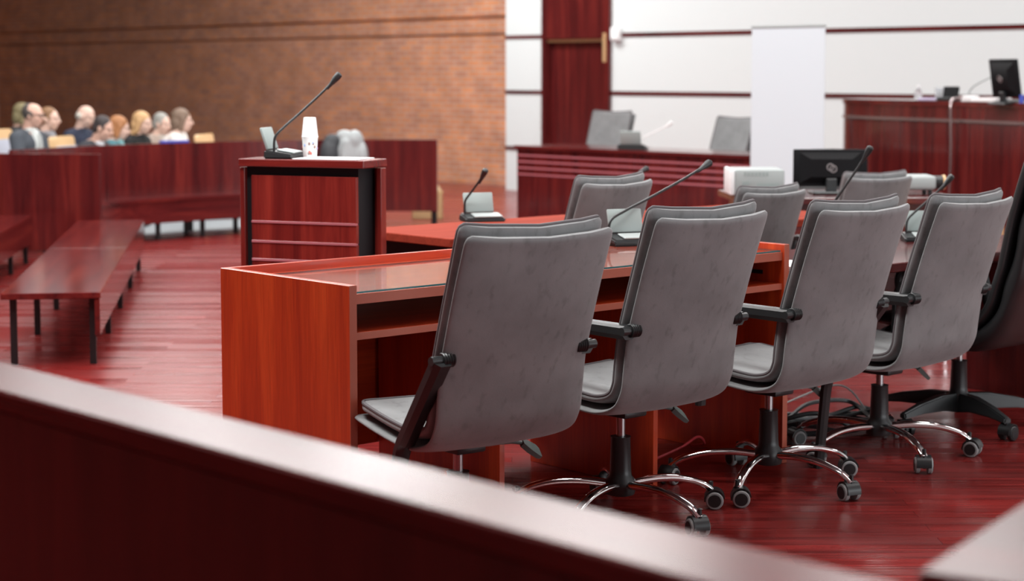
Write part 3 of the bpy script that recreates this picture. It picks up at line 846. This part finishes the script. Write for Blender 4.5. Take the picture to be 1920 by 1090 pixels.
# jacket piled on the curved bench
t = thing('jacket', 'black and silver jacket heaped on the curved bench behind the paper cups', 'jacket', (10.14, 13.58, .0), -28)
M['silver_cloth'] = mat('silver_cloth', (.34, .37, .375), .4); M['black_cloth'] = mat('black_cloth', (.035, .04, .045), .6)
bm = bmesh.new()
for c, r in (((.06, 0, .48), (.17, .12, .12)), ((.05, .02, .68), (.13, .09, .19)), ((.10, .0, .80), (.085, .075, .10)), ((.01, .03, .84), (.08, .05, .06)), ((.16, -.02, .64), (.06, .08, .16))): ball(bm, c, r)
for k in range(5): capsule(bm, (-.03+.045*k, -.075, .45), (-.0+.035*k, -.05, .80), .022, .012)
remeshed('silver_side', bm, M['silver_cloth'], t, .012, 3)
bm = bmesh.new()
for c, r in (((-.14, 0, .47), (.11, .11, .11)), ((-.13, .01, .66), (.09, .09, .17)), ((-.10, .02, .79), (.08, .07, .075))): ball(bm, c, r)
for k in range(3): capsule(bm, (-.19+.045*k, -.07, .45), (-.15+.03*k, -.05, .76), .02, .012)
remeshed('black_side', bm, M['black_cloth'], t, .012, 3)

t = thing('cardboard_box', 'tan cardboard box with a raised flap by the brick wall', 'box', (11.5, 14.05, 0), -40)
bm = bmesh.new()
for a in ((-.15, .15, -.12, -.112), (-.15, .15, .112, .12), (-.15, -.142, -.12, .12), (.142, .15, -.12, .12)): box(bm, *a, 0, .26, 0)
box(bm, -.15, .15, -.12, .12, 0, .01, 0); link('body', bm, M['card'], t)
bm = prism(bmesh.new(), [(-.05, 0), (.14, 0), (.10, .07), (.03, .16), (-.03, .14)], -.004, .004, mat=Matrix.Translation((0, .118, .255)) @ Matrix.Rotation(PI/2, 4, 'X')); link('flap', bm, M['card_light'], t)

# ------------------------------------------------------------------ far counter, banner, judge bench
t = thing('counter', 'long dark red counter with pale grooves in front of the white wall', 'counter', (10.9, 9.3, 0))
link('top', B(-.04, .55, 0, 2.78, .755, .785, .003), M['mah_y'], t)
link('front_panel', B(-.01, .02, .01, 2.77, 0, .755, .001), M['mah_z'], t)
link('end_panel', B(.02, .5, 2.74, 2.77, 0, .755, .001), M['mah_z'], t)
bm = bmesh.new()
for z in (.70, .645, .59, .535): box(bm, -.016, -.008, .01, 2.77, z-.007, z+.007, .001)
link('groove_strip', bm, M['lip'], t)

t = thing('banner_stand', 'blank white roll-up banner standing between the counter and the judge bench', 'banner', (10.78, 8.96, 0), 4)
link('banner_sheet', B(-.002, .002, -.33, .33, .08, 1.75, 0), M['banner_cloth'], t)
link('top_rail', B(-.008, .008, -.335, .335, 1.745, 1.765, .003), M['pale_grey'], t)
link('cassette', B(-.06, .06, -.35, .35, 0, .085, .015, seg=2), M['pale_grey'], t)
link('support_pole', tube(bmesh.new(), [(.02, 0, .08), (.016, 0, 1.75)], .008, 8), M['steel'], t)

jl = [tuple(v) for v in catmull([(12.75, 9.78, 0), (12.4, 9.68, 0), (12.2, 9.40, 0), (12.02, 8.85, 0), (11.82, 8.16, 0), (11.56, 7.45, 0), (11.2, 6.6, 0), (10.7, 5.6, 0)], 6)]
t = thing('judge_bench', 'high dark red judge bench with a metal line across its front', 'judge bench', (0, 0, 0))
link('front_panel', ribbon(bmesh.new(), jl, -.02, .02, 0, 1.16), M['mah_z'], t)
link('top', ribbon(bmesh.new(), jl, -.03, .62, 1.16, 1.2), M['mah_y'], t)
o = link('metal_strip', ribbon(bmesh.new(), jl, -.032, -.02, 1.045, 1.068), M['strip'], t); o['label'] = 'pale metal strip'

def jpt(i, off=.2):
    a, b = jl[i-1], jl[i+1]; d = Vector((b[0]-a[0], b[1]-a[1])).normalized()
    return (jl[i][0]-d.y*off, jl[i][1]+d.x*off, 1.2)
monitor('black monitor on top of the judge bench, turned sideways', (11.62, 7.62, 1.2), -112, .33, .275).rotation_euler[0] = R(9)
# things along the bench top
p = (12.02, 8.40, 1.2)
t = thing('telephone', 'dark desk console on top of the judge bench beside the monitor', 'telephone', p, -70)
link('body', B(-.08, .08, -.07, .07, 0, .03, .006, seg=2), M['plastic'], t)
link('display', B(-.06, .06, -.01, .01, 0, .09, .004, mat=Matrix.Translation((0, .03, .025)) @ Matrix.Rotation(R(-25), 4, 'X')), M['screen'], t)
t = thing('microphone', 'white gooseneck microphone on the judge bench', 'microphone', (11.98, 8.21, 1.2), 0, 'gooseneck microphone units')
link('base', lathe(bmesh.new(), [(.0, 0), (.045, 0), (.045, .012), (.0, .016)], 20), M['white_plastic'], t)
link('gooseneck', tube(bmesh.new(), catmull([(0, 0, .01), (.0, -.01, .06), (-.02, -.08, .12), (-.07, -.27, .19)], 8), .006, 8), M['pale_grey'], t)
link('capsule', tube(bmesh.new(), [(-.07, -.27, .19), (-.08, -.31, .205)], .012, 10), M['pale_grey'], t)
t = thing('water_bottle', 'clear plastic bottle at the left of the judge bench top', 'bottle', (12.15, 8.78, 1.2))
link('bottle_body', lathe(bmesh.new(), [(.0, 0), (.03, 0), (.032, .01), (.03, .06), (.024, .075), (.011, .09), (.011, .105), (.0, .105)], 20), M['clear'], t)
link('cap', lathe(bmesh.new(), [(.013, .1), (.013, .118), (.0, .118)], 16), M['white_plastic'], t)
t = thing('drinking_glass', 'clear tumbler beside the console on the judge bench', 'glass', (12.10, 8.55, 1.2))
link('tumbler', lathe(bmesh.new(), [(.0, 0), (.028, 0), (.033, .10), (.031, .10), (.026, .006), (.0, .006)], 20), M['clear'], t)
for lb, pos, rz, sz, mt in (
   ('white and lilac papers beside the bottle on the judge bench', (12.18, 8.62, 1.2), 20, (.10, .13, .018), 'lilac'),
   ('white box of tissues on the judge bench by the console', (11.86, 8.10, 1.2), 15, (.05, .05, .045), 'white_plastic'),
   ('white open binder lying on the judge bench before the monitor', (11.80, 7.88, 1.2), -8, (.09, .12, .03), 'paper')):
    bm = B(-sz[0], sz[0], -sz[1], sz[1], 0, sz[2], .006, seg=2)
    o = link('papers' if 'box' not in lb else 'tissue_box', bm, M[mt]); o.location = pos; o.rotation_euler = (0, 0, R(rz)); tag(o, lb, 'paper' if 'box' not in lb else 'box')
o = link('marker', tube(bmesh.new(), [(0, 0, 0), (.0, .0, .06)], .016, 10), M['blue']); o.location = (11.50, 7.43, 1.2); tag(o, 'small blue object in front of the monitor on the judge bench', 'container')
bm = tube(bmesh.new(), catmull([(11.95, 8.12, 1.212), (11.86, 8.20, 1.225), (11.76, 8.2, 1.20), (11.745, 8.19, 1.05), (11.74, 8.18, .8), (11.745, 8.19, .5), (11.76, 8.19, .25), (11.73, 8.17, .006)], 8), .011, 8)
tag(link('cable', bm, M['strip']), 'pale cable hanging down the front of the judge bench', 'cable')

# cables on the floor
def floor_cable(label, pts, r, m, name='cable'):
    tag(link(name, tube(bmesh.new(), catmull(pts, 8), r, 6), m), label, 'cable')
floor_cable('red cable looping up from the floor behind the third grey chair', [(4.75, 4.62, .006), (4.95, 4.60, .05), (5.08, 4.63, .07), (5.15, 4.66, .03), (5.18, 4.75, .006)], .005, M['pink_cable'])
rnd = random.Random(11); pts = []
for k in range(46):
    a = k*.8; q = .12+.05*rnd.random(); pts.append((5.84+q*1.7*math.cos(a), 4.62+q*math.sin(a), .012+.09*rnd.random()*(k/46)))
floor_cable('tangled black cables heaped on the floor under the low red table', pts, .009, M['plastic'], 'cable_heap')
floor_cable('thin grey cable trailing over the floor under the low red table', [(6.05, 4.6, .06), (6.05, 4.75, .14), (5.85, 4.95, .03), (5.6, 5.0, .006), (5.5, 5.2, .006)], .004, M['pale_grey'])
x, y = on_clerk(.52, -.01); x2, y2 = on_clerk(.62, .2)
floor_cable('thin pale cable dangling over the front of the clerk desk', [(x2, y2, .757), (x, y+.01, .756), (x-.02, y-.02, .70), (x, y-.025, .55), (x+.03, y-.03, .35), (x, y-.05, .006)], .004, M['pale_grey'])

# ------------------------------------------------------------------ public gallery
M['seat_pad'] = mat('pale_blue_cloth', (.55, .58, .68), .8)
for lb, (x, y, rz), h in (('pale wooden seat at the left edge behind the grey-suited man', (7.99, 15.46, -150), .905), ('pale wooden seat between the grey suit and the dark suit', (8.61, 15.44, -150), .83), ('pale wooden seat beside the woman in white', (10.11, 15.35, -146), .82)):
    t = thing('gallery_seat', lb, 'seat', (x, y, .012), rz, 'pale wooden seats in the gallery')
    bm = bmesh.new(); sweep_sheet(bm, L_profile([(-.19, .30), (-.21, .45), (-.235, h-.12), (-.25, h-.012)], 4), lambda s: round_end(s, .44, .05), lambda s: .025, lambda s: -.05, 12, 0, e=.4); link('backrest', bm, M['tan'], t)
    bm = bmesh.new(); sweep_sheet(bm, L_profile([(-.155, .36), (-.17, .5), (-.195, h-.10)], 4), lambda s: round_end(s, .38, .05), lambda s: .03, lambda s: -.05, 12, 0, e=.4); link('back_pad', bm, M['seat_pad'], t)
    link('seat', B(-.21, .21, -.18, .22, .32, .35, .01, seg=2), M['tan'], t)
    for sx in (-.18, .18):
        for sy in (-.15, .18): link('leg', B(sx-.015, sx+.015, sy-.015, sy+.015, 0, .32, .002), M['black_metal'], t)

SKIN = mat('skin', (.70, .43, .33), .5); SKIN2 = mat('skin_pale', (.76, .51, .41), .5); EYE = mat('eye', (.03, .025, .02), .3); LIPS = mat('lips', (.45, .16, .14), .5)
CL = {}
def cloth(c):
    if c not in CL: CL[c] = mat('cloth_%d' % len(CL), c, .85)
    return CL[c]
def hairm(c):
    k = ('h', c)
    if k not in CL: CL[k] = mat('hair_%d' % len(CL), c, .6)
    return CL[k]

def person(label, head, rz, coat, shirt, hair, style, lean=0., nod=0., turn=0., skin=SKIN, glasses=False, tie=False):
    """seated figure; head = world point of the head centre"""
    s = .93
    hx, hy, hz = head
    root = thing('person', label, 'person', (0, 0, 0), rz, 'people seated in the gallery')
    ca = math.cos(R(lean)); sa = math.sin(R(lean))
    Hp = Vector((0, .04, .40))                       # pelvis
    tl = max(.33, (hz-.012-Hp.z-.125)/ca)            # spine length to the neck base
    nb = Hp+Vector((0, tl*sa, tl*ca))
    hd = nb+Vector((0, .06+.05*sa, 0))
    hd.z = hz
    a = R(rz)
    root.location = (hx-(hd.x*math.cos(a)-hd.y*math.sin(a)), hy-(hd.x*math.sin(a)+hd.y*math.cos(a)), .012)
    hd.z -= .012
    sp = lambda f: Hp.lerp(nb, f)
    sh = [sp(.88)+Vector((q*.165, 0, -.01)) for q in (-1, 1)]
    el = [sh[i]+Vector((q*.055, .07, -.235)) for i, q in enumerate((-1, 1))]
    wr = [el[i]+Vector((-q*.09, .20, -.03)) for i, q in enumerate((-1, 1))]
    for i in range(2): wr[i].z = max(wr[i].z, .50)
    hip = [Hp+Vector((q*.085, .03, .02)) for q in (-1, 1)]
    kn = [h_+Vector((q*.03, .40, .02)) for h_, q in zip(hip, (-1, 1))]
    an = [k_+Vector((0, .02, -.36)) for k_ in kn]
    HM = Matrix.Translation(hd) @ Matrix.Rotation(R(turn), 4, 'Z') @ Matrix.Rotation(R(-nod), 4, 'X')
    H = lambda x, y, z: HM @ Vector((x*s, y*s, z*s))
    hrot = Matrix.Rotation(R(turn), 4, 'Z') @ Matrix.Rotation(R(-nod), 4, 'X')
    # body
    bm = bmesh.new()
    ball(bm, H(0, -.005, .03), (.073*s, .092*s, .085*s), 16, hrot); ball(bm, H(0, .025, -.035), (.056*s, .066*s, .075*s), 14, hrot)
    ball(bm, H(0, .05, -.085), (.03*s, .03*s, .026*s), 10, hrot)
    capsule(bm, H(0, .088, .015), H(0, .108, -.02), .010*s, .015*s, 8)
    for q in (-1, 1):
        ball(bm, H(q*.074, -.005, -.005), (.012*s, .022*s, .033*s), 8, hrot)
        ball(bm, H(q*.033, .078, .028), (.022*s, .014*s, .010*s), 8, hrot)
        ball(bm, H(q*.04, .062, -.025), (.022*s, .02*s, .02*s), 8, hrot)
    ball(bm, H(0, .086, -.055), (.022*s, .012*s, .012*s), 8, hrot)
    capsule(bm, H(0, -.015, -.05), nb+Vector((0, -.005, -.03)), .052*s, .06*s)
    capsule(bm, sp(.15), sp(.80), .10, .11)
    for i in range(2):
        q = (-1, 1)[i]
        capsule(bm, sp(.9), sh[i], .06, .055); capsule(bm, sh[i], el[i], .048, .038); capsule(bm, el[i], wr[i], .038, .026)
        fw = (wr[i]-el[i]).normalized(); side = Vector((-q, 0, 0)); pal = wr[i]+fw*.045
        ball(bm, pal, (.036, .045, .016), 10)
        for k, ln in enumerate((.058, .066, .06, .046)):
            b0 = wr[i]+fw*.075+Vector((q*(.027-.018*k), 0, 0)); m1 = b0+fw*ln*.5+Vector((0, 0, -.006)); m2 = m1+fw*ln*.4+Vector((0, 0, -.018))
            capsule(bm, b0, m1, .0095, .009, 8); capsule(bm, m1, m2, .009, .008, 8)
        capsule(bm, wr[i]+fw*.02+side*.025, wr[i]+fw*.06+side*.05, .011, .009, 8)
        capsule(bm, hip[i], kn[i], .07, .05); capsule(bm, kn[i], an[i], .045, .033)
    body = remeshed('body', bm, skin, root, .0075, 4)
    for q in (-1, 1): link('eye', ball(bmesh.new(), H(q*.031, .084, .016), (.011*s, .007*s, .006*s), 8, hrot), EYE, root)
    link('mouth', ball(bmesh.new(), H(0, .096, -.055), (.021*s, .006*s, .006*s), 8, hrot), LIPS, root)
    # jacket
    bm = bmesh.new()
    ball(bm, sp(.15), (.155, .125, .12)); ball(bm, sp(.45), (.165, .125, .15)); ball(bm, sp(.75), (.175, .125, .12))
    for i in range(2):
        capsule(bm, sp(.92)+Vector((0, -.01, -.01)), sh[i], .07, .068); capsule(bm, sh[i], el[i], .066, .056); capsule(bm, el[i], wr[i]-(wr[i]-el[i])*.12, .055, .042)
    bm2 = bm
    remeshed('jacket', bm2, cloth(coat), root, .012, 5)
    # shirt front, collar, tie
    bm = bmesh.new(); f = Vector((0, ca, -sa))
    ball(bm, sp(.78)+f*.085, (.055, .05, .13), 14); ball(bm, sp(1.0)+f*.03, (.062, .055, .035), 14)
    remeshed('shirt', bm, cloth(shirt), root, .009, 3)
    if tie:
        bm = tube(bmesh.new(), [sp(.98)+f*.10, sp(.9)+f*.138, sp(.72)+f*.148, sp(.55)+f*.145], [.016, .013, .024, .03], 8, flat=(1, .35)); link('tie', bm, cloth((.45, .47, .46)), root)
    bm = bmesh.new(); ball(bm, Hp, (.16, .13, .10))
    for i in range(2): capsule(bm, hip[i], kn[i], .085, .066); capsule(bm, kn[i], an[i]+Vector((0, 0, .02)), .062, .05)
    remeshed('trousers', bm, cloth((.03, .03, .035)), root, .014, 4)
    for i in range(2):
        bm = bmesh.new(); z0 = an[i].z
        ball(bm, (an[i].x, an[i].y+.06, .04), (.042, .125, .038)); ball(bm, (an[i].x, an[i].y, .06), (.038, .05, .055)); link('shoe', bm, M['black_metal'], root)
    # hair
    bm = bmesh.new()
    if style == 'short':
        ball(bm, H(0, -.018, .05), (.078*s, .090*s, .078*s), 16, hrot); ball(bm, H(0, -.05, .0), (.072*s, .055*s, .08*s), 14, hrot)
        for q in (-1, 1): ball(bm, H(q*.066, .0, .02), (.014*s, .035*s, .04*s), 8, hrot)
    elif style == 'bald':
        ball(bm, H(0, -.065, -.005), (.062*s, .036*s, .055*s), 12, hrot)
        for q in (-1, 1): ball(bm, H(q*.068, -.025, .0), (.014*s, .05*s, .035*s), 10, hrot)
    elif style == 'receding':
        ball(bm, H(0, -.05, .035), (.074*s, .062*s, .08*s), 14, hrot)
        for q in (-1, 1): ball(bm, H(q*.07, -.01, .01), (.014*s, .045*s, .04*s), 10, hrot)
    else:                                                       # long / bob
        ball(bm, H(0, -.02, .05), (.086*s, .098*s, .084*s), 16, hrot); ball(bm, H(0, -.06, -.02), (.084*s, .06*s, .10*s), 14, hrot)
        for q in (-1, 1):
            capsule(bm, H(q*.072, .005, .03), H(q*.082, -.01, -.085), .026*s, .024*s, 10)
        if style == 'long': ball(bm, H(0, -.06, -.11), (.085*s, .05*s, .07*s), 12, hrot)
    remeshed('hair', bm, hairm(hair), root, .009, 3)
    if glasses:
        bm = bmesh.new()
        for q in (-1, 1):
            tube(bm, [H(q*.034+.022*math.cos(k*PI/6), .104, .014+.017*math.sin(k*PI/6)) for k in range(12)], .0028, 6, closed=True)
            tube(bm, [H(q*.056, .102, .018), H(q*.08, .0, .012)], .0024, 6)
        tube(bm, [H(-.012, .104, .016), H(.012, .104, .016)], .0024, 6)
        link('glasses', bm, M['plastic'], root)
    return root

person('man in glasses and grey suit with pale tie, seated at far left', (7.84, 15.04, 1.037), -152, (.065, .075, .09), (.62, .66, .64), (.06, .05, .045), 'receding', 2, 6, 10, SKIN, True, True)
person('fair-haired person hidden behind the man in the grey suit', (8.73, 16.94, 0.996), -125, (.03, .03, .03), (.03, .03, .03), (.22, .18, .09), 'bob', 2, 4)
person('brown-haired person whose face shows beside the grey-suited man', (8.43, 15.85, 0.979), -140, (.06, .06, .07), (.3, .3, .32), (.25, .13, .06), 'short', 2, 4, 0, SKIN2)
person('bald man with white side hair in a navy jacket, head bowed', (9.13, 16.44, 0.982), -150, (.025, .032, .06), (.03, .04, .07), (.7, .66, .58), 'bald', 12, 22, 10, SKIN2)
person('dark-haired man in a dark suit leaning forward with head bowed', (8.54, 15.07, 0.910), -150, (.035, .035, .042), (.6, .62, .65), (.04, .03, .03), 'short', 20, 20, 14, SKIN)
person('auburn-haired woman in teal beside the dark-haired man', (9.01, 15.59, 0.889), -118, (.06, .17, .2), (.2, .4, .42), (.38, .16, .06), 'bob', 8, 12, 0, SKIN2)
person('blonde woman in black between the auburn-haired and the grey-haired person', (9.54, 16.06, 0.915), -150, (.012, .013, .014), (.012, .013, .014), (.6, .36, .17), 'long', 6, 8, 0, SKIN2)
person('grey-haired person seated between the blonde woman and the woman in white', (10.05, 16.54, 0.890), -150, (.4, .32, .27), (.5, .45, .4), (.34, .33, .30), 'short', 8, 10, 0, SKIN2)
person('woman in a white jacket with brown-grey hair at the right of the gallery row', (9.62, 15.46, 0.951), -118, (.78, .72, .68), (.8, .76, .72), (.2, .13, .09), 'bob', 6, 4, 0, SKIN2)
bm = B(-.14, .14, -.10, .10, 0, .02, .003); o = link('folder', bm, M['blue'])
o.location = (8.72, 14.15, .801); o.rotation_euler = (0, 0, R(0)); o.scale = (1, .2, 1)
tag(o, 'blue folder lying on the long gallery panel in front of the woman in white', 'folder')

# ------------------------------------------------------------------ camera
cam = bpy.data.cameras.new('camera'); co = bpy.data.objects.new('camera', cam); COL.objects.link(co)
co.location = (0, 0, 1.42); co.rotation_euler = (R(85), 0, R(-41.9))
cam.sensor_width = 36; cam.lens = 3500/1920*36; cam.shift_y = -103.8/1920
cam.clip_start = .05; cam.clip_end = 100
cam.dof.use_dof = True; cam.dof.focus_distance = 5.8; cam.dof.aperture_fstop = 3.1
SC.camera = co
SC.view_settings.view_transform = 'Standard'; SC.view_settings.look = 'None'
SC.view_settings.gamma = 1; SC.view_settings.use_curve_mapping = False
SC.view_settings.exposure = 0.0
SC.cycles.use_denoising = True
